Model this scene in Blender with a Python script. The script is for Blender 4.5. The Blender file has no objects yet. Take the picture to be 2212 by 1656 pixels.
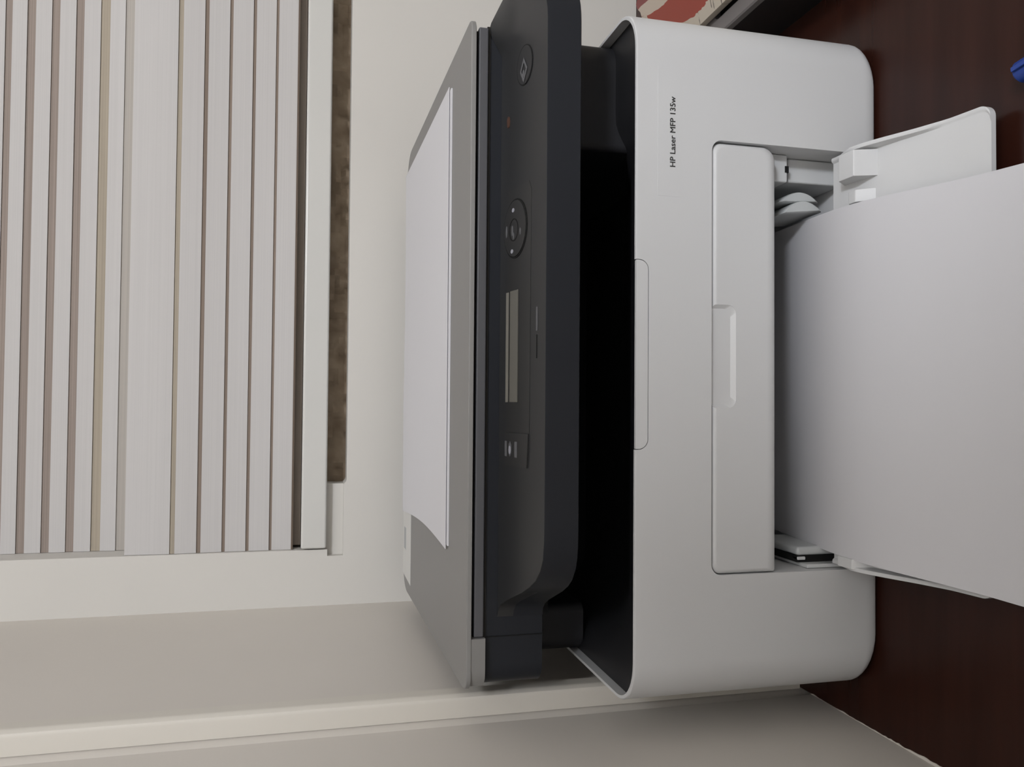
import bpy, bmesh, math, random
from mathutils import Vector, Matrix
random.seed(7)
S = bpy.context.scene
C = S.collection

# ------------------------------------------------------------------ camera
F_PX = 1747.73
YAW, PITCH, ROLL = 0.0259, 0.2421, 0.0141
CAM = Vector((-0.0298, -0.4284, 0.3381))
fw = Vector((math.sin(YAW)*math.cos(PITCH), math.cos(YAW)*math.cos(PITCH), -math.sin(PITCH)))
rt = Vector((math.cos(YAW), -math.sin(YAW), 0))
dn = -rt.cross(fw)
r2 = math.cos(ROLL)*rt - math.sin(ROLL)*dn
d2 = math.sin(ROLL)*rt + math.cos(ROLL)*dn
cd = bpy.data.cameras.new('camera')
cam = bpy.data.objects.new('camera', cd); C.objects.link(cam)
cd.sensor_fit = 'HORIZONTAL'; cd.sensor_width = 36.0
cd.lens = F_PX/2212*36.0
cd.clip_start = 0.01
# the phone was held turned on its side: image right is down in the room, image up is right in the room
M3 = Matrix((d2, r2, -fw)).transposed()
cam.matrix_world = Matrix.Translation(CAM) @ M3.to_4x4()
S.camera = cam

# ------------------------------------------------------------------ world, lamps, exposure
W = bpy.data.worlds.new('world'); S.world = W; W.use_nodes = True
W.node_tree.nodes['Background'].inputs[0].default_value = (0.9, 0.88, 0.85, 1)
W.node_tree.nodes['Background'].inputs[1].default_value = 0.05

def area(name, loc, target, sx, sy, power, col):
    l = bpy.data.lights.new(name, 'AREA'); l.shape = 'RECTANGLE'; l.size = sx; l.size_y = sy
    l.energy = power; l.color = col
    o = bpy.data.objects.new(name, l); C.objects.link(o); o.location = loc
    o.rotation_euler = (Vector(target)-Vector(loc)).to_track_quat('-Z', 'Y').to_euler()
    return o
def bulb(name, loc, power, radius, col):
    l = bpy.data.lights.new(name, 'POINT'); l.energy = power; l.shadow_soft_size = radius; l.color = col
    o = bpy.data.objects.new(name, l); C.objects.link(o); o.location = loc
    return o
bulb('room_bulb', (0.62, -1.60, 1.40), 72, 0.12, (0.885, 0.925, 1.0))

S.view_settings.view_transform = 'Standard'
S.view_settings.look = 'None'
S.view_settings.exposure = 0.0
S.view_settings.gamma = 1.0
S.view_settings.use_curve_mapping = False

# ------------------------------------------------------------------ materials
def mat(name, col, rough=0.5, spec=0.5, noise=0.0, nscale=40.0, bump=0.0, bscale=400.0, coat=0.0, metal=0.0, col2=None):
    m = bpy.data.materials.new(name); m.use_nodes = True
    nt = m.node_tree; b = nt.nodes['Principled BSDF']
    b.inputs['Base Color'].default_value = (*col, 1)
    b.inputs['Roughness'].default_value = rough
    b.inputs['Specular IOR Level'].default_value = spec
    b.inputs['Metallic'].default_value = metal
    b.inputs['Coat Weight'].default_value = coat
    tc = nt.nodes.new('ShaderNodeTexCoord')
    if noise > 0 or col2:
        n = nt.nodes.new('ShaderNodeTexNoise'); n.inputs['Scale'].default_value = nscale
        n.inputs['Detail'].default_value = 5
        nt.links.new(tc.outputs['Object'], n.inputs['Vector'])
        r = nt.nodes.new('ShaderNodeValToRGB')
        if col2:
            a, c = col, col2
        else:
            a = tuple(max(0, x*(1-noise)) for x in col); c = tuple(min(1, x*(1+noise)) for x in col)
        r.color_ramp.elements[0].position = 0.3; r.color_ramp.elements[1].position = 0.7
        r.color_ramp.elements[0].color = (*a, 1); r.color_ramp.elements[1].color = (*c, 1)
        nt.links.new(n.outputs['Fac'], r.inputs['Fac']); nt.links.new(r.outputs['Color'], b.inputs['Base Color'])
    if bump > 0:
        n2 = nt.nodes.new('ShaderNodeTexNoise'); n2.inputs['Scale'].default_value = bscale; n2.inputs['Detail'].default_value = 3
        nt.links.new(tc.outputs['Object'], n2.inputs['Vector'])
        bp = nt.nodes.new('ShaderNodeBump'); bp.inputs['Strength'].default_value = bump; bp.inputs['Distance'].default_value = 0.001
        nt.links.new(n2.outputs['Fac'], bp.inputs['Height']); nt.links.new(bp.outputs['Normal'], b.inputs['Normal'])
    return m

M = {}
M['wall'] = mat('wall_paint', (0.67, 0.645, 0.60), 0.75, 0.2, 0.03, 3.0, 0.15, 60)
M['wallL'] = mat('side_wall_paint', (0.71, 0.665, 0.605), 0.6, 0.3, 0.03, 3.0, 0.15, 60)
M['trimw'] = mat('trim_paint', (0.70, 0.66, 0.59), 0.55, 0.3)
M['ceil'] = mat('ceiling_paint', (0.75, 0.72, 0.68), 0.9, 0.2)
M['floor'] = mat('floor_tile', (0.35, 0.30, 0.25), 0.5, 0.4)
M['white'] = mat('white_plastic', (0.665, 0.668, 0.668), 0.42, 0.4, 0.0, bump=0.04, bscale=2500)
M['whiteg'] = mat('white_gloss_plastic', (0.66, 0.67, 0.67), 0.28, 0.5)
M['grey'] = mat('grey_guide_plastic', (0.55, 0.57, 0.57), 0.3, 0.5)
M['lid'] = mat('grey_lid_plastic', (0.25, 0.243, 0.232), 0.5, 0.4, bump=0.05, bscale=2500)
M['strip'] = mat('charcoal_strip', (0.095, 0.095, 0.102), 0.45, 0.45)
M['gap'] = mat('dark_gap', (0.018, 0.016, 0.014), 0.6, 0.3)
M['char'] = mat('charcoal_plastic', (0.026, 0.0262, 0.027), 0.36, 0.5, bump=0.05, bscale=2500)
M['lip'] = mat('charcoal_blue_shaded', (0.0135, 0.0155, 0.0205), 0.5, 0.35)  # darker copy of the charcoal: dimness of upright faces put in the colour
M['plate'] = mat('panel_plate_plastic', (0.029, 0.0285, 0.028), 0.34, 0.5)
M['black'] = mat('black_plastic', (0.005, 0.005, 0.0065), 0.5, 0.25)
M['column'] = mat('column_plastic', (0.024, 0.024, 0.027), 0.5, 0.4)
M['groove'] = mat('groove_black', (0.012, 0.012, 0.012), 0.7, 0.2)
M['mark'] = mat('panel_print', (0.32, 0.32, 0.36), 0.5, 0.3)
M['markd'] = mat('panel_print_dim', (0.12, 0.12, 0.125), 0.5, 0.3)
M['lcd'] = mat('lcd_glass', (0.14, 0.133, 0.115), 0.25, 0.5)
M['lcdl'] = mat('lcd_bezel', (0.20, 0.19, 0.165), 0.3, 0.5)
M['led'] = mat('status_lamp', (0.09, 0.045, 0.03), 0.4, 0.4)
M['ink'] = mat('dark_print', (0.045, 0.045, 0.043), 0.6, 0.3)
M['paper'] = mat('copy_paper', (0.66, 0.655, 0.675), 0.85, 0.1)
M['paperl'] = mat('loose_paper', (0.68, 0.67, 0.685), 0.85, 0.1)
M['label'] = mat('label_paper', (0.66, 0.65, 0.62), 0.6, 0.3)
M['labelm'] = mat('label_print', (0.40, 0.41, 0.41), 0.6, 0.3)
M['sillw'] = mat('white_lacquer', (0.65, 0.64, 0.605), 0.22, 0.5)
M['masonry'] = mat('rough_masonry', (0.27, 0.205, 0.145), 0.95, 0.1, nscale=45, col2=(0.44, 0.355, 0.265), bump=0.6, bscale=120)
M['glass'] = mat('night_glass', (0.10, 0.085, 0.07), 0.15, 0.5)
M['panerefl'] = mat('brown_pane_reflection', (0.30, 0.245, 0.20), 0.3, 0.5)  # reflection in the window glass, put into a plain brown

def fabric(name, col, amp=0.06):
    m = mat(name, col, 0.9, 0.1); nt = m.node_tree; b = nt.nodes['Principled BSDF']
    tc = nt.nodes.new('ShaderNodeTexCoord')
    mp = nt.nodes.new('ShaderNodeMapping'); mp.inputs['Scale'].default_value = (3, 1, 1400)
    n = nt.nodes.new('ShaderNodeTexNoise'); n.inputs['Scale'].default_value = 1.0; n.inputs['Detail'].default_value = 2
    nt.links.new(tc.outputs['Object'], mp.inputs['Vector']); nt.links.new(mp.outputs['Vector'], n.inputs['Vector'])
    r = nt.nodes.new('ShaderNodeValToRGB')
    r.color_ramp.elements[0].position = 0.35; r.color_ramp.elements[1].position = 0.65
    r.color_ramp.elements[0].color = (*[x*(1-amp) for x in col], 1); r.color_ramp.elements[1].color = (*[x*(1+amp) for x in col], 1)
    nt.links.new(n.outputs['Fac'], r.inputs['Fac']); nt.links.new(r.outputs['Color'], b.inputs['Base Color'])
    return m
M['band'] = fabric('blind_fabric', (0.585, 0.565, 0.55), 0.02)
M['sheerA'] = fabric('sheer_mesh_grey_brown', (0.33, 0.275, 0.24), 0.12)
M['sheerB'] = fabric('sheer_mesh_tan', (0.42, 0.365, 0.29), 0.10)
M['sheerC'] = fabric('sheer_mesh_brown', (0.27, 0.215, 0.175), 0.12)
M['sheerD'] = fabric('sheer_mesh_pale', (0.45, 0.415, 0.375), 0.06)
M['barbrown'] = mat('bottom_bar_brown', (0.13, 0.095, 0.07), 0.35, 0.4)

def wood(name):
    m = mat(name, (0.05, 0.02, 0.012), 0.24, 0.22); nt = m.node_tree; b = nt.nodes['Principled BSDF']
    tc = nt.nodes.new('ShaderNodeTexCoord'); mp = nt.nodes.new('ShaderNodeMapping'); mp.inputs['Scale'].default_value = (2.5, 30, 8)
    n = nt.nodes.new('ShaderNodeTexNoise'); n.inputs['Scale'].default_value = 2; n.inputs['Detail'].default_value = 6
    nt.links.new(tc.outputs['Object'], mp.inputs['Vector']); nt.links.new(mp.outputs['Vector'], n.inputs['Vector'])
    r = nt.nodes.new('ShaderNodeValToRGB')
    r.color_ramp.elements[0].position = 0.3; r.color_ramp.elements[1].position = 0.75
    r.color_ramp.elements[0].color = (0.024, 0.0075, 0.0048, 1); r.color_ramp.elements[1].color = (0.038, 0.012, 0.0075, 1)
    nt.links.new(n.outputs['Fac'], r.inputs['Fac']); nt.links.new(r.outputs['Color'], b.inputs['Base Color'])
    return m
M['wood'] = wood('dark_table_wood')

# ------------------------------------------------------------------ helpers
def finish(bm, ang=35):
    bmesh.ops.recalc_face_normals(bm, faces=bm.faces)
    for f in bm.faces: f.smooth = True
    a = math.radians(ang)
    for e in bm.edges:
        if len(e.link_faces) == 2:
            e.smooth = e.calc_face_angle(0) < a
def obj(name, bm, m, parent=None, ang=35, recalc=True, wn=True):
    if recalc: finish(bm, ang)
    me = bpy.data.meshes.new(name); bm.to_mesh(me); bm.free()
    me.materials.append(M[m] if isinstance(m, str) else m)
    o = bpy.data.objects.new(name, me); C.objects.link(o)
    if parent: o.parent = parent
    if wn:
        md = o.modifiers.new('weighted_normal', 'WEIGHTED_NORMAL'); md.keep_sharp = True; md.weight = 100
    return o
def struct(name, bm, m, parent=None):
    o = obj(name, bm, m, parent)
    if not parent: o['kind'] = 'structure'
    return o
def tag(o, label, cat, group=None):
    o['label'] = label; o['category'] = cat
    if group: o['group'] = group
    return o
def empty(name, loc=(0, 0, 0)):
    o = bpy.data.objects.new(name, None); C.objects.link(o); o.location = loc; o.empty_display_size = 0.02
    return o
def NB(): return bmesh.new()
def box(bm, x0, x1, y0, y1, z0, z1, bev=0.0, seg=3):
    t = bmesh.new()
    vs = [t.verts.new((x, y, z)) for x in (x0, x1) for y in (y0, y1) for z in (z0, z1)]
    for f in ((0, 1, 3, 2), (4, 6, 7, 5), (0, 4, 5, 1), (2, 3, 7, 6), (0, 2, 6, 4), (1, 5, 7, 3)): t.faces.new([vs[i] for i in f])
    bmesh.ops.recalc_face_normals(t, faces=t.faces)
    if bev > 0: bmesh.ops.bevel(t, geom=t.edges[:], offset=bev, segments=seg, profile=0.5, affect='EDGES')
    me = bpy.data.meshes.new('t'); t.to_mesh(me); t.free(); bm.from_mesh(me); bpy.data.meshes.remove(me)
    return bm
def loft(bm, rings, cap0=True, cap1=True, closed=True):
    R = [[bm.verts.new(p) for p in r] for r in rings]
    n = len(rings[0])
    for a, b in zip(R[:-1], R[1:]):
        for i in range(n if closed else n-1):
            j = (i+1) % n
            bm.faces.new((a[i], a[j], b[j], b[i]))
    if cap0: bm.faces.new(R[0][::-1])
    if cap1: bm.faces.new(R[-1])
    return bm
def rrect(x0, x1, y0, y1, rs, n=8):
    """rounded rectangle, radii at (x0,y0),(x1,y0),(x1,y1),(x0,y1)"""
    if not hasattr(rs, '__len__'): rs = (rs,)*4
    out = []
    for (cx, cy, a0, r) in ((x0+rs[0], y0+rs[0], math.pi, rs[0]), (x1-rs[1], y0+rs[1], 1.5*math.pi, rs[1]),
                            (x1-rs[2], y1-rs[2], 0, rs[2]), (x0+rs[3], y1-rs[3], .5*math.pi, rs[3])):
        for i in range(n+1):
            a = a0 + .5*math.pi*i/n
            out.append((cx+r*math.cos(a), cy+r*math.sin(a)))
    return out
def prism_z(bm, poly, z0, z1): return loft(bm, [[(x, y, z0) for x, y in poly], [(x, y, z1) for x, y in poly]])
def prism_y(bm, poly, y0, y1): return loft(bm, [[(x, y0, z) for x, z in poly], [(x, y1, z) for x, z in poly]])
def prism_x(bm, poly, x0, x1): return loft(bm, [[(x0, y, z) for y, z in poly], [(x1, y, z) for y, z in poly]])
def boolean(o, cutters):
    for c in cutters:
        md = o.modifiers.new('b', 'BOOLEAN'); md.object = c; md.operation = 'DIFFERENCE'; md.solver = 'EXACT'
    dg = bpy.context.evaluated_depsgraph_get()
    me = bpy.data.meshes.new_from_object(o.evaluated_get(dg))
    old = o.data; o.modifiers.clear(); o.modifiers.new('weighted_normal', 'WEIGHTED_NORMAL').keep_sharp = True; o.modifiers[0].weight = 100; nm = old.name; o.data = me; bpy.data.meshes.remove(old); me.name = nm
    for c in cutters: bpy.data.objects.remove(c)
    bm = bmesh.new(); bm.from_mesh(me)
    bmesh.ops.remove_doubles(bm, verts=bm.verts, dist=1e-6)
    for f in bm.faces: f.smooth = True
    for e in bm.edges:
        if len(e.link_faces) == 2: e.smooth = e.calc_face_angle(0) < math.radians(35)
        else: e.smooth = False
    bm.to_mesh(me); bm.free()
    return o
def cutter(bm):
    return obj('cutter', bm, 'white', wn=False)

# ------------------------------------------------------------------ room
XL, YW = -0.2285, 0.39
Z0, Z1 = -0.75, 1.75
struct('floor', box(NB(), XL-.1, 2.6, -2.8, YW+.3, Z0-.05, Z0), 'floor')
struct('ceiling', box(NB(), XL-.1, 2.6, -2.8, YW+.3, Z1, Z1+.05), 'ceil')
struct('wall_right', box(NB(), 2.5, 2.6, -2.8, YW, Z0, Z1), 'wall')
struct('wall_front', box(NB(), XL-.1, 2.6, -2.9, -2.8, Z0, Z1), 'wall')
# left wall, with a shallow groove beside the vertical trim
wl = [(-.33, -2.8), (XL, -2.8), (XL, .069), (XL-.0012, .0705), (XL-.0045, .0785), (XL, .086), (XL, YW), (-.33, YW)]
struct('wall_left', prism_z(NB(), wl, Z0, Z1), 'wallL')
tr = [(XL-.001, .0835), (-.2195, .0835), (-.2172, .0845), (-.2158, .0868), (-.2155, .089), (-.2155, .098), (-.2168, .101), (XL-.001, .103)]
struct('trim_1', prism_z(NB(), tr, 0.0, Z1), 'trimw')

# back wall with the window opening
WX0, WX1, WZ0, WZ1 = -.1805, .66, .3065, 1.25
def wall_back():
    bm = NB()
    y = YW
    hole = [(WX0, WZ0), (-.1115, WZ0), (-.1100, .3062), (-.1090, .3052), (-.1078, .3042), (-.106, .3037), (WX1, .3040), (WX1, WZ1), (-.1741, WZ1), (-.1741, .3215), (WX0, .3215)]
    outer = [(XL-.1, Z0), (2.6, Z0), (2.6, Z1), (XL-.1, Z1)]
    ov = [bm.verts.new((x, y, z)) for x, z in outer]; hv = [bm.verts.new((x, y, z)) for x, z in hole]
    oe = [bm.edges.new((ov[i], ov[(i+1) % 4])) for i in range(4)]
    he = [bm.edges.new((hv[i], hv[(i+1) % len(hv)])) for i in range(len(hv))]
    bmesh.ops.triangle_fill(bm, edges=oe+he, use_beauty=True)
    # reveal
    b2 = [bm.verts.new((x, y+.12, z)) for x, z in hole]
    n = len(hole)
    for i in range(n):
        bm.faces.new((hv[i], hv[(i+1) % n], b2[(i+1) % n], b2[i]))
    # outer thickness, so it is a solid wall
    o2 = [bm.verts.new((x, y+.12, z)) for x, z in outer]
    for i in range(4): bm.faces.new((ov[i], ov[(i+1) % 4], o2[(i+1) % 4], o2[i]))
    e1 = [bm.edges.get((o2[i], o2[(i+1) % 4])) for i in range(4)]; e2 = [bm.edges.get((b2[i], b2[(i+1) % n])) for i in range(n)]
    bmesh.ops.triangle_fill(bm, edges=e1+e2, use_beauty=True)
    return bm
struct('wall_back', wall_back(), 'wall')
# plaster left in the slot under the sill, and the rough masonry at the bottom of the slot
struct('trim_2', box(NB(), WX0-.002, -.1105, YW+.009, YW+.06, .30, .3235), 'wall')
def masonry():
    bm = NB(); nx, nz = 120, 6
    g = [[bm.verts.new((-.1105+.77*i/nx, YW+.033+random.uniform(-.004, .003), .297+.03*k/nz)) for k in range(nz+1)] for i in range(nx+1)]
    for i in range(nx):
        for k in range(nz): bm.faces.new((g[i][k], g[i+1][k], g[i+1][k+1], g[i][k+1]))
    return bm
struct('wall_slot', masonry(), 'masonry')

# window: white bottom rail / sill, dark night pane
win = empty('window_1', (0.24, YW+.05, .33)); win['kind'] = 'structure'
def child(o, p):
    o.parent = p; o.matrix_parent_inverse = Matrix.Translation(p.location).inverted(); return o
child(obj('sill_rail', box(NB(), -.1726, WX1-.002, YW-.0035, YW+.075, .3226, .3468, .0022, 4), 'sillw'), win)
child(obj('pane_reflection_strip', box(NB(), -.172, WX1-.002, YW+.017, YW+.060, .3474, .372, .001), 'panerefl'), win)  # strip added behind the blind gap, standing in for the pane's reflection
child(obj('pane', box(NB(), WX0, WX1, YW+.080, YW+.085, .33, WZ1), 'glass'), win)
child(obj('frame_side', box(NB(), -.1738, -.168, YW+.062, YW+.080, .3475, WZ1), 'sillw'), win)

# ------------------------------------------------------------------ zebra blind
bl = empty('roller_blind', (0.24, YW+.02, .355))
tag(bl, 'cream zebra roller blind with brown sheer stripes over the window', 'blind')
def yprof(z):
    a, b = .5062, .5086
    t = min(1, max(0, (z-a)/(b-a))); t = t*t*(3-2*t)
    bul = math.exp(-((z-.470)/.035)**2)*.0030
    return .3955 + t*(.4225-.3955) - bul
def strip(name, z1, z0, m, dy=0.0, th=.0006, x0=-.1738, x1=.65):
    bm = NB(); n = max(2, int((z1-z0)/.0012))
    # left edge drifts outwards a little towards the bottom
    def xl(z): return x0
    zs = [z0+(z1-z0)*i/n for i in range(n+1)]
    poly = [(yprof(z)+dy, z) for z in zs] + [(yprof(z)+dy+th, z) for z in reversed(zs)]
    R0 = [(xl(z), y, z) for y, z in poly]; R1 = [(x1, y, z) for y, z in poly]
    loft(bm, [R0, R1])
    return child(obj(name, bm, m), bl)
sheers = [(.7300, .7226, 'sheerA'), (.7090, .7018, 'sheerA'), (.6880, .6805, 'sheerA'), (.6668, .6594, 'sheerA'), (.6452, .6380, 'sheerA'),
          (.6248, .6188, 'sheerA'), (.6062, .5988, 'sheerA'), (.5850, .5779, 'sheerA'), (.5639, .5567, 'sheerA'),
          (.5421, .5336, 'sheerB'), (.5200, .5086, 'sheerD'),
          (.4668, .4623, 'sheerB'), (.4432, .4394, 'sheerC'), (.4205, .4175, 'sheerC'), (.3987, .3957, 'sheerC'), (.3771, .3745, 'sheerC')]
top = .745
for a, b, m in sheers:
    strip('fabric_band', top, a, 'band')
    strip('sheer_band', a, b, m, .0012, .0004)
    top = b
strip('fabric_band', top, .3562, 'band')
strip('bottom_bar', .3562, .3544, 'barbrown', -.0004, .003)
child(obj('roller_tube', prism_x(NB(), [(.4225+.02*math.cos(a*math.pi/12), .762+.02*math.sin(a*math.pi/12)) for a in range(24)], -.168, .65), 'sillw'), bl)

# ------------------------------------------------------------------ table
tb = empty('desk', (0.4, 0.1, 0)); tag(tb, 'dark brown lacquered wooden desk under the printer', 'desk')
child(obj('table_top', box(NB(), XL, 1.15, -.27, YW-.002, -.032, 0.0), 'wood'), tb)
child(obj('side_panel', box(NB(), 1.10, 1.13, -.24, YW-.02, Z0, -.032), 'wood'), tb)
child(obj('side_panel', box(NB(), XL+.01, XL+.04, -.24, YW-.02, Z0, -.032), 'wood'), tb)
def bead():
    bm = NB(); n = 150; A = []; B = []; D = []
    w = .001
    for i in range(n+1):
        y = -.27 + (.0700+.27)*i/n
        w = min(.0017, max(.0001, w + random.uniform(-.0005, .0005)))
        A.append(bm.verts.new((XL, y, .0006))); B.append(bm.verts.new((XL+w, y, .0004))); D.append(bm.verts.new((XL+w*1.08, y, -.0002)))
    for i in range(n):
        bm.faces.new((A[i], A[i+1], B[i+1], B[i])); bm.faces.new((B[i], B[i+1], D[i+1], D[i]))
    return bm
struct('trim_3', bead(), 'wallL')

# ------------------------------------------------------------------ printer
pr = empty('laser_printer'); tag(pr, 'white and charcoal multifunction laser printer with open front paper tray', 'printer')
HW, DEP, HB, ZB = .203, .358, .1602, .0012
def body_outline(insx=0.0, insy=0.0, rf=.027):
    return rrect(-HW+insx, HW-insx, insy, DEP, (rf, rf, .010, .010), 10)
def body():
    bm = NB(); rings = []
    R = .012
    for k in range(9):
        a = .5*math.pi*k/8
        z = ZB + .0085*(1-math.cos(a)); ins = R*(1-math.sin(a))
        insy = .0025*(1-math.sin(a))
        if k and z < ZB+.0002: z += .0002
        rings.append([(x, y, z) for x, y in body_outline(ins, insy)])
    for z, i in ((HB-.0008, 0), (HB-.0002, .0003), (HB, .0009)):
        rings.append([(x, y, z) for x, y in body_outline(i, i)])
    return loft(bm, rings)
bo = obj('body', body(), 'white', pr, wn=False)
BX0, BX1, BZ0, BZ1 = -.1281, .1258, .0110, .1128
c1 = cutter(prism_y(NB(), rrect(BX0, BX1, BZ0, BZ1, (.001, .001, .0065, .0065)), -.02, .20))
po = rrect(-HW+.0022, HW-.0022, .0022, DEP-.01, (.025, .025, .01, .01), 10)
c2 = cutter(prism_z(NB(), po, .117, .2))
TX0, TX1, TZ = -.0552, .0533, .1522
c3 = cutter(prism_y(NB(), rrect(TX0, TX1, TZ, .20, (.006, .006, .0, .0)), -.01, .004))
boolean(bo, [c1, c2, c3])

# paper-stop tab at the top of the front
tab = NB()
prism_y(tab, rrect(TX0+.0004, TX1-.0004, TZ+.0004, HB-.0003, (.0056, .0056, .0004, .0004)), .0001, .0022)
obj('stop_tab', tab, 'white', pr)

# name plate and lettering
npl = NB(); prism_y(npl, rrect(.0905, .166, .1323, .1470, .0004), -.00016, .0006)
plate = obj('name_plate', npl, 'white', pr)
def text(body_, name, size, loc, rot, m, parent, xscale=1.0, ext=.00008):
    cu = bpy.data.curves.new(name, 'FONT'); cu.body = body_; cu.size = size; cu.extrude = ext
    cu.offset = 0.0; cu.align_x = 'LEFT'; cu.resolution_u = 3
    t = bpy.data.objects.new(name, cu); C.objects.link(t)
    dg = bpy.context.evaluated_depsgraph_get()
    me = bpy.data.meshes.new_from_object(t.evaluated_get(dg)); bpy.data.objects.remove(t)
    me.materials.clear(); me.materials.append(M[m])
    mx = Matrix.Translation(loc) @ rot.to_4x4() @ Matrix.Diagonal((xscale, 1, 1, 1))
    me.transform(mx)
    o = bpy.data.objects.new(name, me); C.objects.link(o); o.parent = parent
    return o, me
RX90 = Matrix.Rotation(math.pi/2, 3, 'X')
o_t, me_t = text('HP Laser MFP 135w', 'model_lettering', .0047, (0, -.00024, .1362), RX90, 'ink', plate)
w0 = max(v.co.x for v in me_t.vertices) - min(v.co.x for v in me_t.vertices)
xm = min(v.co.x for v in me_t.vertices)
for v in me_t.vertices: v.co.x = .1076 + (v.co.x-xm)*(.0408/w0)
bt = bmesh.new()                                   # heavier strokes: the same letters laid over themselves a hair apart
for dx, dy, dz in ((0, 0, 0), (.00016, -.00002, 0), (.00008, -.00004, .00012)):
    tmp = me_t.copy(); tmp.transform(Matrix.Translation((dx, dy, dz))); bt.from_mesh(tmp); bpy.data.meshes.remove(tmp)
bt.to_mesh(me_t); bt.free()

# front door over the tray bay, with the finger recess
def door():
    bm = NB()
    x0, x1, zt, zb = BX0+.0003, BX1-.0010, BZ1-.0006, .0700
    rings = []
    prof = [(.004, zb+.0035), (.0030, zb+.0016), (.0048, zb), (.0030, zb), (.0012, zb+.0012), (.0003, zb+.0035), (0, zb+.008)]
    # front skin: outline with rounded corners, edge rolled back by 0.8 mm
    o0 = rrect(x0, x1, zb, zt, (.0015, .008, .006, .006), 8)
    def sc(i): return rrect(x0+i, x1-i, zb+i*2.2, zt-i, (.0015, .008, .006, .006), 8)
    rings = [[(x, .0070, z) for x, z in sc(.0)], [(x, .0032, z) for x, z in sc(0.0)], [(x, .0014, z) for x, z in sc(.0006)],
             [(x, .0003, z) for x, z in sc(.0018)], [(x, .00005, z) for x, z in sc(.003)]]
    return loft(bm, rings)
dr = obj('front_door', door(), 'white', pr, wn=False)
# finger recess: a scoop, deeper at the top
sc_ = NB()
rp = rrect(-.0312, .0290, .0972, .125, (.005, .005, .0, .0), 8)
rq = rrect(-.0292, .0270, .0996, .125, (.005, .005, .0, .0), 8)
loft(sc_, [[(x, -.001, z) for x, z in rrect(-.0316, .0294, .0968, .125, (.0055, .0055, 0, 0), 8)], [(x, .0004, z) for x, z in rp], [(x, .0024, z) for x, z in rq]])
boolean(dr, [cutter(sc_)])

# bay interior: dark back, floor, brackets
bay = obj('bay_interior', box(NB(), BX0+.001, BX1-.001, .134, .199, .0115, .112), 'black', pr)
rb = NB()
box(rb, .1105, BX1-.0002, .020, .074, .0112, .0500, .0012)
box(rb, .1085, BX1-.0002, .014, .074, .0540, .0685, .0012)
obj('inner_bracket', rb, 'whiteg', pr)
box_l = NB(); box(box_l, BX0+.0002, BX0+.0026, .006, .074, .0112, .0460, .0006)
obj('inner_bracket', box_l, 'whiteg', pr)
sl = NB(); box(sl, -.1254, -.1213, .0130, .060, .0185, .0485)
obj('guide_slot', sl, 'groove', pr)
hl = NB(); box(hl, .1145, .1185, .0136, .0160, .0535, .0560)
obj('latch_hole', hl, 'groove', pr)
nub = NB(); box(nub, BX0+.0042, BX0+.0062, .012, .018, .0430, .0485, .0006)
obj('latch_nub', nub, 'whiteg', pr)

def fin(xt, xb, xr, zt, zb, y0, y1):
    """paper-guide tongue: D-shaped section, rounded at its front"""
    bm = NB(); n = 14; sec = []
    for i in range(n+1):
        t = i/n; x = xt+(xb-xt)*t + (xr-.5*(xt+xb))*math.sin(math.pi*t)**.8; sec.append((x, zt+(zb-zt)*t))
    cx = sum(a for a, b in sec)/len(sec); cz = sum(b for a, b in sec)/len(sec)
    rings = []
    for y, f in ((y0, .80), (y0+.0006, .91), (y0+.0018, .97), (y0+.004, 1.0), (y1, 1.0)):
        rings.append([(cx+(a-cx)*f, y, cz+(b-cz)*f) for a, b in sec])
    loft(bm, rings)
    return obj('paper_guide', bm, 'grey', pr)
fin(.0970, .0985, .1045, .0575, .0285, .018, .060)
fin(.0893, .0925, .0985, .0570, .0275, .016, .060)
lf = NB(); box(lf, -.1212, -.1160, .012, .060, .018, .0490, .0020, 4)
obj('paper_guide', lf, 'grey', pr)

# lowered tray flap
def zflap(y):
    pts = [(.02, .0288), (.004, .0288), (-.010, .0282), (-.022, .0262), (-.036, .0232), (-.055, .0178), (-.075, .0136), (-.097, .0108), (-.12, .009)]
    for (a, za), (b, zb) in zip(pts[:-1], pts[1:]):
        if b <= y <= a: return zb + (za-zb)*(y-b)/(a-b)
    return .009
FX0, FX1 = -.1248, .1222
def flap():
    bm = NB(); rings = []
    ys = [.004 - (.004+.0908)*i/22 for i in range(23)] + [-.0908-.0060*math.sin(.5*math.pi*k/8) for k in range(1, 9)]
    for y in ys:
        z = zflap(y)
        e = max(0, (-.0968+.006) - y)          # rounded outer corners
        ins = .006 - math.sqrt(max(0, .006**2 - e*e))
        x0, x1 = FX0+ins, FX1-ins
        t = .0028
        lipw = .0022
        h = .0062*max(0, min(1, (y+.072)/.045))*max(.1, min(1, (-.002-y)/.016)) + .0005
        rings.append([(x0, y, z-t), (x0, y, z+h), (x0+lipw*.5, y, z+h+.0003), (x0+lipw, y, z+h), (x0+lipw+.0010, y, z), (x1-lipw-.0010, y, z), (x1-lipw, y, z+h), (x1-lipw*.5, y, z+h+.0003), (x1, y, z+h), (x1, y, z-t)])
    return loft(bm, rings)
fl = obj('paper_tray_flap', flap(), 'white', pr)
def wedge(x0, x1, prof, name):
    bm = NB(); prism_x(bm, prof, x0, x1); bmesh.ops.recalc_face_normals(bm, faces=bm.faces)
    bmesh.ops.bevel(bm, geom=bm.edges[:], offset=.0006, segments=2, profile=.5, affect='EDGES')
    return obj(name, bm, 'white', fl)
wedge(.1030, .1185, [(-.004, .0260), (-.0125, .0372), (-.0255, .0368), (-.0315, .0225), (-.004, .0240)], 'hinge_block')
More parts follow.
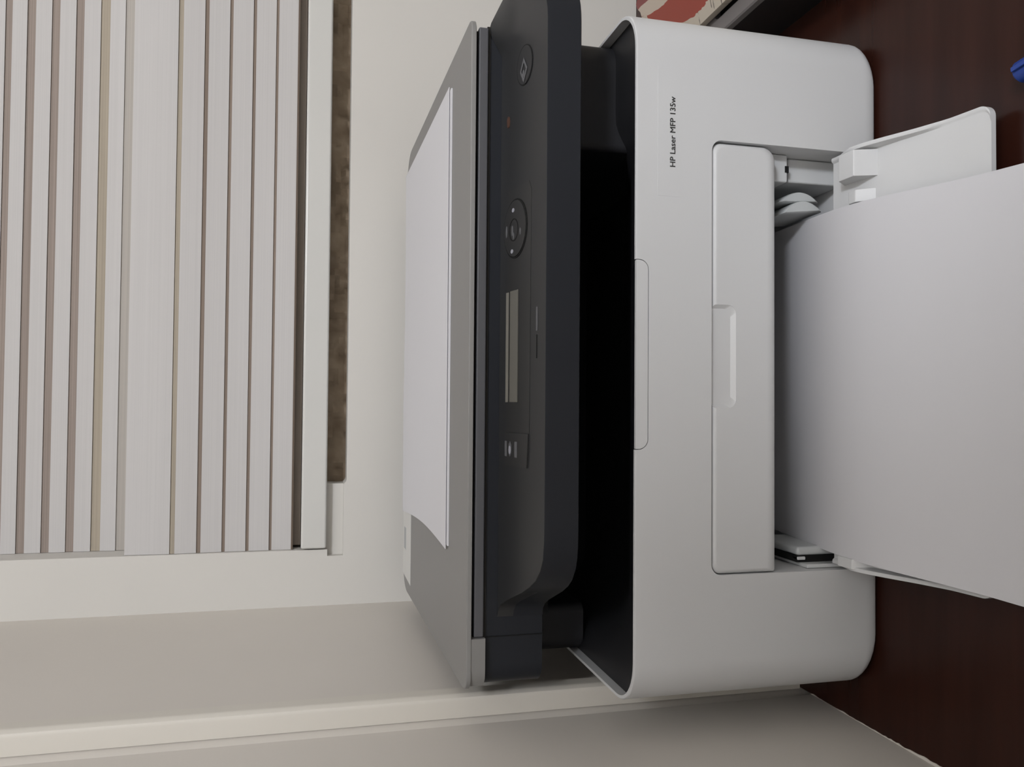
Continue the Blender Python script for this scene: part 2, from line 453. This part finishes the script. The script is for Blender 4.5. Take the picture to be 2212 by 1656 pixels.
wedge(.0890, .0965, [(-.010, .0260), (-.0160, .0330), (-.0220, .0330), (-.0310, .0225), (-.010, .0230)], 'hinge_block')
wedge(-.1238, -.1178, [(-.000, .0270), (-.008, .0352), (-.020, .0346), (-.028, .0235), (-.000, .0240)], 'hinge_block')

# output tray and dark interior under the scanner
def deck():
    bm = NB(); nx, ny = 60, 40
    x0, x1, y0, y1 = -HW+.0024, HW-.0024, .0024, DEP-.012
    def z(x, y):
        s = lambda a, b, t: (lambda q: q*q*(3-2*q))(min(1, max(0, (t-a)/(b-a))))
        front = s(.0, .040, y)*.010 + s(.03, .12, y)*.024
        side = min(s(-.198, -.150, x), 1 - s(.118, .150, x))
        base = .0012 + .003*s(.0, .03, y)
        return HB - .0016 - base - front*side
    r = .0248
    g = []
    for i in range(nx+1):
        row = []
        for j in range(ny+1):
            x = x0+(x1-x0)*i/nx; y = y0+(y1-y0)*(j/ny)**1.4
            # follow the rounded front corners
            if y < y0+r:
                d = y0+r-y; lim = math.sqrt(max(0, r*r-d*d)); hx = (x1-r)+lim
                x = x*hx/x1
            row.append(bm.verts.new((x, y, z(x, y))))
        g.append(row)
    for i in range(nx):
        for j in range(ny): bm.faces.new((g[i][j], g[i+1][j], g[i+1][j+1], g[i][j+1]))
    return bm
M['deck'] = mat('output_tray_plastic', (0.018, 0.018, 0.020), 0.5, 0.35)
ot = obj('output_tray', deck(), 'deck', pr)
for x in (.0669, -.0006, -.0679):
    b_ = NB(); bmesh.ops.create_icosphere(b_, subdivisions=2, radius=.0007)
    b_.transform(Matrix.Translation((x, .0246, .1473)) @ Matrix.Diagonal((1, 1.6, .7, 1)))
    obj('rib_dot', b_, 'strip', ot)
tb2 = NB()   # raised outline of the stop tab on the dark side of the rim
prism_z(tb2, rrect(TX0+.0006, TX1-.0006, .0026, .0125, (.0004, .0004, .006, .006)), .1520, .1572)
obj('stop_tab_back', tb2, 'black', ot)
cl = NB(); prism_z(cl, rrect(-.2000, -.1680, .108, .345, (.010, .006, .006, .006)), .1535, .2000)
obj('support_column', cl, 'column', pr)
cr = NB(); prism_z(cr, rrect(.1300, .2000, .048, .345, (.004, .014, .006, .006)), .1400, .2000)
obj('support_column', cr, 'column', pr)
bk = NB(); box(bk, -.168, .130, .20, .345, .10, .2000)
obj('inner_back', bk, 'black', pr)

# scanner base
sbm = NB()
prism_z(sbm, rrect(-.2035, .2075, .0578, .352, (.014, .012, .02, .02)), .1975, .2342)
sb = obj('scanner_base', sbm, 'lip', pr)
sm = NB(); box(sm, -.1722, -.1716, .0572, .0620, .1977, .2340)
obj('seam', sm, 'groove', sb)

# lid: a slightly rising plate with a skirt at its left end
def zl(y): return .2464 + (y-.052)*.0172
def lid():
    bm = NB()
    def ring(i, dz):
        return [(x, y, zl(y)+dz) for x, y in rrect(-.2035+i, .2065-i, .0525+i, .352-i, (.010, .007, .030, .030), 10)]
    loft(bm, [ring(.0008, -.0034), ring(0, -.0030), ring(0, -.0007), ring(.0003, -.0002), ring(.0008, 0)])
    return bm
ld = obj('scanner_lid', lid(), 'lid', pr)
sk = NB()
po = [(-.2033, .068), (-.2010, .0575), (-.1960, .0538), (-.190, .0530), (-.1716, .0530), (-.1716, .345), (-.2033, .345)]
prism_z(sk, po, .2345, .2445)
obj('lid_skirt', sk, 'lid', ld)
st = NB(); box(st, -.1712, .2020, .0545, .34, .2352, .2413, .0010)
obj('lid_front_strip', st, 'strip', ld)
gp = NB(); box(gp, -.1714, .2010, .0590, .34, .2408, .2440)
obj('lid_gap', gp, 'gap', ld)
g2 = NB(); box(g2, -.1720, .2035, .0566, .0580, .2338, .2356)
obj('lid_gap', g2, 'gap', ld)

# sticker on the lid, back left
def quad(bm, pts, f, th):
    lo = [(x, y, f(x, y)) for x, y in pts]; hi = [(x, y, f(x, y)+th) for x, y in pts]
    return loft(bm, [lo, hi])
lab = NB(); quad(lab, [(-.1925, .2975), (-.098, .2975), (-.098, .349), (-.1905, .349)], lambda x, y: zl(y)+.00005, .0002)
lb = obj('sticker', lab, 'label', ld); lb['label'] = 'white printed sticker'
lm = NB(); quad(lm, [(-.166, .329), (-.146, .329), (-.146, .341), (-.166, .341)], lambda x, y: zl(y)+.00024, .0001)
obj('sticker_print', lm, 'labelm', lb)

# control panel
PA, PB = .2135, .22
def zp(y): return PA+PB*y
front = [(-.1600, .0577), (-.1560, .0568), (-.1520, .0540), (-.1480, .0470), (-.1435, .0372), (-.1385, .0262), (-.1335, .0170), (-.1285, .0098), (-.1220, .0044), (-.1150, .0014), (-.1060, .0002)]
front += [(-.1060 + (.186+.1060)*i/40, 0.0) for i in range(1, 41)]
front += [(.186+.035*math.sin(a*math.pi/20), .035-.035*math.cos(a*math.pi/20)) for a in range(1, 11)] + [(.2215, .045), (.2212, .052), (.2195, .0565)]
def panel():
    bm = NB(); K = 18; YB = .0575
    T = []
    for x, yf in front:
        col = []
        for k in range(K+1):
            y = yf + (YB-yf)*math.sin(.5*math.pi*k/K)
            # near the right end the back of the panel falls away
            z = zp(y)
            if x > .186:                                  # shoulder that rises to the scanner base at the right end
                f = max(0, min(1, (x-.186)/.014)) * max(0, 1-max(0, x-.204)/.0175)
                t = max(0, (y-.036)/(YB-.036)); z += .0082*f*t*t
            col.append((x, y, z))
        T.append(col)
    V = [[bm.verts.new(p) for p in c] for c in T]
    n = len(front)
    for i in range(n-1):
        for k in range(K): bm.faces.new((V[i][k], V[i+1][k], V[i+1][k+1], V[i][k+1]))
    # rolled front edge, lip and underside
    def nrm(i):
        a = Vector(front[max(0, i-1)]); b = Vector(front[min(n-1, i+1)]); d = (b-a).normalized(); return Vector((d.y, -d.x))
    prev = [V[i][0] for i in range(n)]
    for off, dz in ((.0002, -.0001), (.0003, -.0004), (.0004, -.0100), (.0006, None), (-.0010, None)):
        row = []
        for i in range(n):
            q = Vector(front[i]) + nrm(i)*off; z0 = T[i][0][2]
            zb = (.1940 if off > 0 else .1932) + .0036*max(0, min(1, (-.136-front[i][0])/.018))
            row.append(bm.verts.new((q.x, q.y, (z0+dz) if dz is not None else zb)))
        for i in range(n-1): bm.faces.new((prev[i], row[i], row[i+1], prev[i+1]))
        prev = row
    bb = [bm.verts.new((front[i][0], .0600, .1932)) for i in range(n)]
    for i in range(n-1): bm.faces.new((prev[i], bb[i], bb[i+1], prev[i+1]))
    for i in range(n-1): bm.faces.new((bb[i], V[i][K], V[i+1][K], bb[i+1]))
    return bm
cp = obj('control_panel', panel(), 'char', pr, ang=40)
# upright lip faces take a bluer charcoal, darkened to stand for shade
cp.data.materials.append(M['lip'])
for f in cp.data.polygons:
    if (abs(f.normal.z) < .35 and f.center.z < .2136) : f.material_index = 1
PN = Vector((0, -PB, 1)).normalized()
def pp(x, y, h=0.0):
    return Vector((x, y, PA+PB*y)) + PN*h
def onpanel(name, poly, h0, h1, m, parent, ang=35):
    bm = NB(); loft(bm, [[pp(x, y, h0) for x, y in poly], [pp(x, y, h1) for x, y in poly]])
    return obj(name, bm, m, parent, ang)
def disc(cx, cy, rx, ry, n=28): return [(cx+rx*math.cos(2*math.pi*i/n), cy+ry*math.sin(2*math.pi*i/n)) for i in range(n)]
def ring_on(name, cx, cy, rx, ry, w, h, m, parent, n=36):
    bm = NB(); o = disc(cx, cy, rx, ry, n); i_ = disc(cx, cy, rx-w, ry-w, n)
    a = [bm.verts.new(pp(x, y, h)) for x, y in o]; b = [bm.verts.new(pp(x, y, h)) for x, y in i_]
    c = [bm.verts.new(pp(x, y, -.0003)) for x, y in o]; d = [bm.verts.new(pp(x, y, -.0003)) for x, y in i_]
    for k in range(n):
        l = (k+1) % n
        bm.faces.new((a[k], a[l], b[l], b[k])); bm.faces.new((a[k], c[k], c[l], a[l])); bm.faces.new((b[k], b[l], d[l], d[k]))
    return obj(name, bm, m, parent)
dp = onpanel('display_plate', [(-.0466, .0178), (.0940, .0172), (.0992, .0200), (.0985, .0470), (-.0466, .0474)], -.0004, .0002, 'plate', cp)
bp_ = onpanel('button_plate', [(-.0665, .0195), (-.0470, .0180), (-.0470, .0474), (-.0668, .0474)], -.0004, .0009, 'plate', cp)
lcd = onpanel('lcd_screen', [(-.0288, .0322), (.0376, .0322), (.0376, .0424), (-.0288, .0424)], .0003, .0007, 'lcd', dp)
onpanel('lcd_gap', [(-.0288, .0424), (.0376, .0424), (.0376, .0440), (-.0288, .0440)], .0003, .00055, 'groove', dp)
onpanel('lcd_bezel', [(-.0288, .0440), (.0372, .0440), (.0372, .0472), (-.0288, .0472)], .0003, .0009, 'lcdl', dp)
ring_on('pad_groove', .0745, .0365, .0178, .0150, .0008, .0006, 'groove', dp)
pad = onpanel('navigation_pad', disc(.0745, .0365, .0168, .0140), .0003, .0010, 'plate', dp)
ring_on('pad_groove', .0738, .0375, .0068, .0058, .0006, .0012, 'groove', dp)
for x, y, w, h in ((.0857, .0383, .0013, .0016), (.0612, .0395, .0013, .0016), (.0735, .0392, .0032, .0010), (.0715, .0290, .0022, .0008), (.0742, .0468, .0036, .0010), (.0700, .0376, .0022, .0008)):
    onpanel('pad_mark', disc(x, y, w, h, 10), .0009, .0012, 'mark' if w < .002 else 'markd', pad)
for y, h, big in ((.0460, .0022, 0), (.0405, .0020, 1), (.0330, .0026, 0)):
    onpanel('copy_icon', disc(-.0565, y, .0046, h, 6) if big else [(-.0612, y-h*.62), (-.0520, y-h*.62), (-.0520, y+h*.62), (-.0612, y+h*.62)], .0006, .0010, 'markd', bp_)
    if big: onpanel('copy_icon', disc(-.0572, y, .0026, h*.7, 8), .0008, .0012, 'mark', bp_)
ring_on('button_groove', .1690, .0265, .0118, .0098, .0007, .0004, 'groove', cp)
sbn = onpanel('start_button', disc(.1690, .0265, .0112, .0092), -.0004, .0005, 'char', cp)
def dia(s): return [(.1660+s*.0075, .0268), (.1660, .0268+s*.0046), (.1660-s*.0075, .0268), (.1660, .0268-s*.0046)]
bmd = NB(); A_ = [bmd.verts.new(pp(x, y, .0008)) for x, y in dia(1)]; B_ = [bmd.verts.new(pp(x, y, .0008)) for x, y in dia(.62)]
for k in range(4): bmd.faces.new((A_[k], A_[(k+1) % 4], B_[(k+1) % 4], B_[k]))
obj('start_icon', bmd, 'markd', sbn)
onpanel('start_icon', disc(.1640, .0272, .0022, .0012, 10), .0006, .0008, 'markd', sbn)
onpanel('status_lamp', disc(.1415, .0470, .0035, .0016, 12), -.0002, .0006, 'led', cp)
onpanel('panel_print', [(.0115, .0088), (.0250, .0088), (.0250, .0104), (.0115, .0104)], -.0002, .0003, 'markd', cp)
onpanel('panel_print', [(-.0040, .0094), (.0095, .0094), (.0095, .0099), (-.0040, .0099)], -.0002, .0003, 'groove', cp)

# ------------------------------------------------------------------ paper in the tray
def lerp_pts(pts, t):
    for (a, va), (b, vb) in zip(pts[:-1], pts[1:]):
        if a <= t <= b: return va + (vb-va)*(t-a)/(b-a)
    return pts[-1][1] if t > pts[-1][0] else pts[0][1]
def tray_paper():
    bm = NB(); n = 40; rings = []; NX = 12
    zs = [(-.2, .0130), (-.16, .0138), (-.125, .0150), (-.10, .0182), (-.075, .0240), (-.05, .0310), (-.03, .0352), (-.01, .0362), (.01, .0352), (.03, .0330), (.074, .0290), (.14, .0250)]
    for i in range(n+1):
        y = .130 - (.130+.195)*i/n
        z = lerp_pts(zs, y)
        t = (.02-y)/.145
        x0 = -.1168 - .0056*t; x1 = .0886 - .0038*t
        th = .0034
        top = []; bot = []
        for k in range(NX+1):
            u = k/NX; x = x0+(x1-x0)*u
            zz = z - .0020*(1-u)*max(0, min(1, (y+.11)/.08))   # left side lies a little lower near the opening
            top.append((x, y, zz)); bot.append((x, y, zz-th))
        rings.append(top+bot[::-1])
    return loft(bm, rings)
tp = obj('paper_ream', tray_paper(), 'paper')
tag(tp, 'thick stack of plain white paper lying in the open front tray', 'paper')

# ------------------------------------------------------------------ loose sheets on the lid
def sheet(x0, x1, y0, y1, rot, h0, curl, th, left_wave):
    bm = NB(); nx, ny = 30, 20
    cx, cy = (x0+x1)/2, (y0+y1)/2
    ca, sa = math.cos(rot), math.sin(rot)
    top = []; bot = []
    for j in range(ny+1):
        a = []; b = []
        for i in range(nx+1):
            u, v = i/nx, j/ny
            x = x0+(x1-x0)*u; y = y0+(y1-y0)*v
            x += left_wave*(1-u)**6*math.sin(v*math.pi*1.1)
            dx, dy = x-cx, y-cy
            X, Y = cx+dx*ca-dy*sa, cy+dx*sa+dy*ca
            z = zl(Y) + h0 + curl*v*v + .0004*math.sin(u*7)*v
            a.append(bm.verts.new((X, Y, z+th))); b.append(bm.verts.new((X, Y, z)))
        top.append(a); bot.append(b)
    for j in range(ny):
        for i in range(nx):
            bm.faces.new((top[j][i], top[j][i+1], top[j+1][i+1], top[j+1][i]))
            bm.faces.new((bot[j][i], bot[j+1][i], bot[j+1][i+1], bot[j][i+1]))
    for i in range(nx):
        bm.faces.new((top[0][i], bot[0][i], bot[0][i+1], top[0][i+1])); bm.faces.new((top[ny][i], top[ny][i+1], bot[ny][i+1], bot[ny][i]))
    for j in range(ny):
        bm.faces.new((top[j][0], top[j+1][0], bot[j+1][0], bot[j][0])); bm.faces.new((top[j][nx], bot[j][nx], bot[j+1][nx], top[j+1][nx]))
    return bm
s1 = obj('paper_sheet', sheet(-.1262, .1850, .1130, .3300, .006, .0001, .0004, .0010, .002), 'paperl')
tag(s1, 'lower white paper sheets flat on the grey printer lid', 'paper')
s2 = obj('paper_sheet', sheet(-.1290, .1868, .1165, .3400, .008, .0016, .0004, .0003, .004), 'paperl')
tag(s2, 'topmost loose white sheet on the printer lid, its back edge lifted', 'paper')

# ------------------------------------------------------------------ things at the right
def cover_mat():
    m = mat('painted_cover', (0.55, 0.50, 0.42), 0.5, 0.3); nt = m.node_tree; b = nt.nodes['Principled BSDF']
    tc = nt.nodes.new('ShaderNodeTexCoord')
    def ell(cx, cy, rx, ry, ang=0):
        mp = nt.nodes.new('ShaderNodeMapping'); mp.vector_type = 'TEXTURE'
        mp.inputs['Location'].default_value = (cx, cy, 0); mp.inputs['Scale'].default_value = (rx, ry, 1); mp.inputs['Rotation'].default_value = (0, 0, ang)
        nt.links.new(tc.outputs['Object'], mp.inputs['Vector'])
        nz = nt.nodes.new('ShaderNodeTexNoise'); nz.inputs['Scale'].default_value = 2.2
        nt.links.new(mp.outputs['Vector'], nz.inputs['Vector'])
        sep = nt.nodes.new('ShaderNodeSeparateXYZ'); nt.links.new(mp.outputs['Vector'], sep.inputs[0])
        x2 = nt.nodes.new('ShaderNodeMath'); x2.operation = 'POWER'; nt.links.new(sep.outputs[0], x2.inputs[0]); x2.inputs[1].default_value = 2
        y2 = nt.nodes.new('ShaderNodeMath'); y2.operation = 'POWER'; nt.links.new(sep.outputs[1], y2.inputs[0]); y2.inputs[1].default_value = 2
        ad = nt.nodes.new('ShaderNodeMath'); nt.links.new(x2.outputs[0], ad.inputs[0]); nt.links.new(y2.outputs[0], ad.inputs[1])
        a2 = nt.nodes.new('ShaderNodeMath'); a2.operation = 'ADD'; nt.links.new(ad.outputs[0], a2.inputs[0])
        nt.links.new(nz.outputs['Fac'], a2.inputs[1])
        lt = nt.nodes.new('ShaderNodeMath'); lt.operation = 'LESS_THAN'; nt.links.new(a2.outputs[0], lt.inputs[0]); lt.inputs[1].default_value = 1.5
        return lt
    def mix(prev, col, fac):
        mx = nt.nodes.new('ShaderNodeMixRGB'); mx.inputs[2].default_value = (*col, 1)
        nt.links.new(fac.outputs[0], mx.inputs[0])
        if hasattr(prev, 'outputs'): nt.links.new(prev.outputs[0], mx.inputs[1])
        else: mx.inputs[1].default_value = (*prev, 1)
        return mx
    # fine dark brush strokes on the cream ground
    mp = nt.nodes.new('ShaderNodeMapping'); mp.inputs['Scale'].default_value = (420, 60, 1)
    nt.links.new(tc.outputs['Object'], mp.inputs['Vector'])
    nz = nt.nodes.new('ShaderNodeTexNoise'); nz.inputs['Scale'].default_value = 1.0; nz.inputs['Detail'].default_value = 3
    nt.links.new(mp.outputs['Vector'], nz.inputs['Vector'])
    gt = nt.nodes.new('ShaderNodeMath'); gt.operation = 'GREATER_THAN'; gt.inputs[1].default_value = .64; nt.links.new(nz.outputs['Fac'], gt.inputs[0])
    c = mix((0.50, 0.44, 0.36), (0.10, 0.08, 0.07), gt)
    c = mix(c, (0.30, 0.060, 0.040), ell(.078, .034, .052, .0145, -.36))
    c = mix(c, (0.24, 0.075, 0.070), ell(.022, .060, .022, .010, -.2))
    c = mix(c, (0.52, 0.44, 0.36), ell(.044, .050, .032, .0055, -.22))
    nt.links.new(c.outputs[0], b.inputs['Base Color'])
    return m
M['cover'] = cover_mat()
M['boxgrey'] = mat('grey_rim', (0.17, 0.155, 0.15), 0.5, 0.4)
M['boxblack'] = mat('black_case', (0.012, 0.010, 0.010), 0.4, 0.4)
M['blue'] = mat('blue_plastic', (0.02, 0.055, 0.28), 0.35, 0.5)

cs = empty('storage_case', (.33, .05, 0)); tag(cs, 'black flat case with grey rim on the desk right of the printer', 'case')
co = rrect(.2500, .4200, -.075, .140, (.012, .012, .012, .012))
b_ = NB(); loft(b_, [[(x, y, 0) for x, y in co], [(x, y, .0385) for x, y in co]])
child(obj('case_body', b_, 'boxblack'), cs)
b_ = NB()
ci = rrect(.2620, .4080, -.063, .128, (.008,)*4)
def ring3(o, i, z0, z1):
    bm = NB(); n = len(o)
    a = [bm.verts.new((x, y, z0)) for x, y in o]; b = [bm.verts.new((x, y, z1-.001)) for x, y in o]
    c = [bm.verts.new((x+(i[k][0]-x)*.1, y+(i[k][1]-y)*.1, z1)) for k, (x, y) in enumerate(o)]; d = [bm.verts.new((x, y, z1)) for x, y in i]; e = [bm.verts.new((x, y, z0)) for x, y in i]
    for k in range(n):
        l = (k+1) % n
        for p, q in ((a, b), (b, c), (c, d), (d, e)): bm.faces.new((p[k], p[l], q[l], q[k]))
    return bm
child(obj('case_rim', ring3(co, ci, .0386, .0440), 'boxgrey'), cs)
# illustrated board lying on the case, tilted up at the far side
b_ = NB()
pl = [(.119, .0018), (.300, .0018), (.300, .14), (.022, .14), (.0225, .067), (.0185, .0662), (.0156, .0645), (.0162, .0600), (.0205, .0550), (.0215, .0500), (.0240, .040), (.040, .016), (.070, .0018)]
loft(b_, [[(x, y, -.006) for x, y in pl], [(x, y, -.0006) for x, y in pl], [(.0004+x*.998, .0002+y*.998, 0) for x, y in pl]])
bd = obj('illustrated_board', b_, 'cover')
tl = math.radians(12)
bd.matrix_world = Matrix.Translation((.262, .25, .0505)) @ Matrix(((0, math.cos(tl), -math.sin(tl)), (-1, 0, 0), (0, math.sin(tl), math.cos(tl)))).to_4x4()
tag(bd, 'cream board painted with red shapes, lying tilted on the black case', 'board')
pw = NB(); prism_y(pw, [(.39, .0442), (.405, .0442), (.405, .0720), (.39, .0690)], .0, .12)
child(obj('board_prop', pw, 'boxblack'), cs)  # block added under the board to hold up its tilted side

# blue pen at the near right corner
pen = empty('blue_pen', (.133, -.108, 0)); tag(pen, 'blue plastic pen lying on the desk near the tray', 'pen')
def cyl(r0, r1, y0, y1, n=20):
    return loft(NB(), [[(r0*.7*math.cos(2*math.pi*i/n), y0, r0*.7*math.sin(2*math.pi*i/n)) for i in range(n)],
                       [(r0*math.cos(2*math.pi*i/n), y0-.0015, r0*math.sin(2*math.pi*i/n)) for i in range(n)],
                       [(r1*math.cos(2*math.pi*i/n), y1, r1*math.sin(2*math.pi*i/n)) for i in range(n)]])
a = obj('cap', cyl(.0055, .0055, 0, -.045), 'blue', pen); a.location = (0, 0, .0056)
a = obj('barrel', cyl(.0045, .0045, -.044, -.135), 'whiteg', pen); a.location = (0, 0, .0056)
b_ = NB(); box(b_, -.0012, .0012, -.038, -.002, .0056, .0070, .0004); a = obj('clip', b_, 'blue', pen); a.location = (0, 0, .0056)
pen.rotation_euler = (0, 0, math.radians(8))

# ------------------------------------------------------------------ the person taking the picture, standing behind the camera with the phone
M['cloth'] = mat('dark_shirt', (0.05, 0.055, 0.07), 0.9, 0.1)
M['skin'] = mat('skin', (0.42, 0.27, 0.20), 0.55, 0.4)
M['hair'] = mat('dark_hair', (0.02, 0.015, 0.012), 0.6, 0.3)
M['phone'] = mat('phone_black', (0.01, 0.01, 0.012), 0.2, 0.5)
def skinned(name, V, E, root, mats, parent=None, sub=2):
    me = bpy.data.meshes.new(name); me.from_pydata([v[0] for v in V], E, [])
    o = bpy.data.objects.new(name, me); C.objects.link(o)
    sk = o.modifiers.new('skin', 'SKIN'); sk.use_smooth_shade = True
    sd = o.modifiers.new('sub', 'SUBSURF'); sd.levels = sub; sd.render_levels = sub
    for i, v in enumerate(V):
        r = v[1]; r = r if hasattr(r, '__len__') else (r, r)
        me.skin_vertices[0].data[i].radius = r
        me.skin_vertices[0].data[i].use_root = (i == root)
    me.materials.append(M[mats])
    dg = bpy.context.evaluated_depsgraph_get()
    m2 = bpy.data.meshes.new_from_object(o.evaluated_get(dg)); o.modifiers.clear(); o.data = m2; bpy.data.meshes.remove(me)
    m2.name = name
    if parent: o.parent = parent
    return o
def person(hx, hy, hz):
    Z = -.75
    V = [((hx+.05, hy-.30, .16), (.15, .11)),            # 0 pelvis
         ((hx+.04, hy-.24, .32), (.13, .10)), ((hx+.02, hy-.17, .46), (.16, .11)), ((hx+.01, hy-.10, .56), (.12, .08)),   # spine 1-3
         ((hx, hy-.04, hz-.14), .052), ((hx, hy, hz-.03), (.066, .075)), ((hx, hy+.005, hz+.05), (.074, .088)), ((hx, hy, hz+.105), (.045, .055)),  # neck, head 4-7
         ((hx+.19, hy-.10, .55), .062), ((hx+.20, hy-.02, .30), .046), ((hx+.02, hy+.11, .20), .036), ((.045, -.50, .275), .026),     # right arm 8-11
         ((hx-.18, hy-.10, .55), .062), ((hx-.27, hy-.02, .30), .046), ((hx-.28, hy+.10, .20), .036), ((-.095, -.50, .275), .026),    # left arm 12-15
         ((hx+.15, hy-.30, .06), .095), ((hx+.15, hy-.28, Z+.45), .062), ((hx+.15, hy-.32, Z+.08), .042), ((hx+.16, hy-.20, Z+.035), .034),  # right leg 16-19
         ((hx-.06, hy-.30, .06), .095), ((hx-.06, hy-.28, Z+.45), .062), ((hx-.06, hy-.32, Z+.08), .042), ((hx-.07, hy-.20, Z+.035), .034)]
    E = [(0, 1), (1, 2), (2, 3), (3, 4), (4, 5), (5, 6), (6, 7), (3, 8), (8, 9), (9, 10), (10, 11), (3, 12), (12, 13), (13, 14), (14, 15),
         (0, 16), (16, 17), (17, 18), (18, 19), (0, 20), (20, 21), (21, 22), (22, 23)]
    n = len(V)
    for sx, wr in ((1, 11), (-1, 15)):                    # five fingers closing on the phone's edge
        w = Vector(V[wr][0])
        for k in range(5):
            up = .028 - .014*k
            a = w + Vector((-sx*.022, .012, up+.012)); b = w + Vector((-sx*.038, .020, up+.016)); c = w + Vector((-sx*(.046 if k else .034), .026 if k else .0, up+.018))
            i0 = len(V)
            V += [(tuple(a), .009), (tuple(b), .0085), (tuple(c), .0075)]
            E += [(wr, i0), (i0, i0+1), (i0+1, i0+2)]
    o = skinned('person', V, E, 0, 'cloth')
    o.data.materials.append(M['skin'])
    for f in o.data.polygons:
        c = f.center
        if c.z > hz-.17 or (c.y > hy+.13 and c.z > 0): f.material_index = 1
    hb = NB(); bmesh.ops.create_uvsphere(hb, u_segments=24, v_segments=16, radius=1)
    bmesh.ops.delete(hb, geom=[v for v in hb.verts if v.co.z < -.1 and v.co.y > -.2 or v.co.z < -.6], context='VERTS')
    hb.transform(Matrix.Translation((hx, hy-.012, hz+.045)) @ Matrix.Diagonal((.084, .100, .105, 1)))
    obj('hair', hb, 'hair', o)
    fb = NB(); bmesh.ops.create_icosphere(fb, subdivisions=2, radius=.013); fb.transform(Matrix.Translation((hx, hy+.092, hz+.015)) @ Matrix.Diagonal((.9, 1.2, 1.5, 1))); obj('nose', fb, 'skin', o)
    for sx in (-1, 1):
        fb = NB(); bmesh.ops.create_icosphere(fb, subdivisions=2, radius=.011); fb.transform(Matrix.Translation((hx+sx*.030, hy+.078, hz+.04))); obj('eye', fb, 'paper', o)
        fb = NB(); bmesh.ops.create_icosphere(fb, subdivisions=2, radius=.026); fb.transform(Matrix.Translation((hx+sx*.080, hy, hz+.02)) @ Matrix.Diagonal((.35, .7, 1.1, 1))); obj('ear', fb, 'skin', o)
    tag(o, 'person in a dark shirt holding up a phone, standing before the desk', 'person')
    return o
person(.252, -.85, .72)
ph = empty('smartphone', CAM - fw*.009); tag(ph, 'black smartphone held upright in both hands before the printer', 'phone')
pb = NB(); box(pb, -.036, .036, -.135, .018, -.004, .004, .0035, 3)
pb.transform(Matrix((r2, -d2, -fw)).transposed().to_4x4())
obj('phone_body', pb, 'phone', ph)
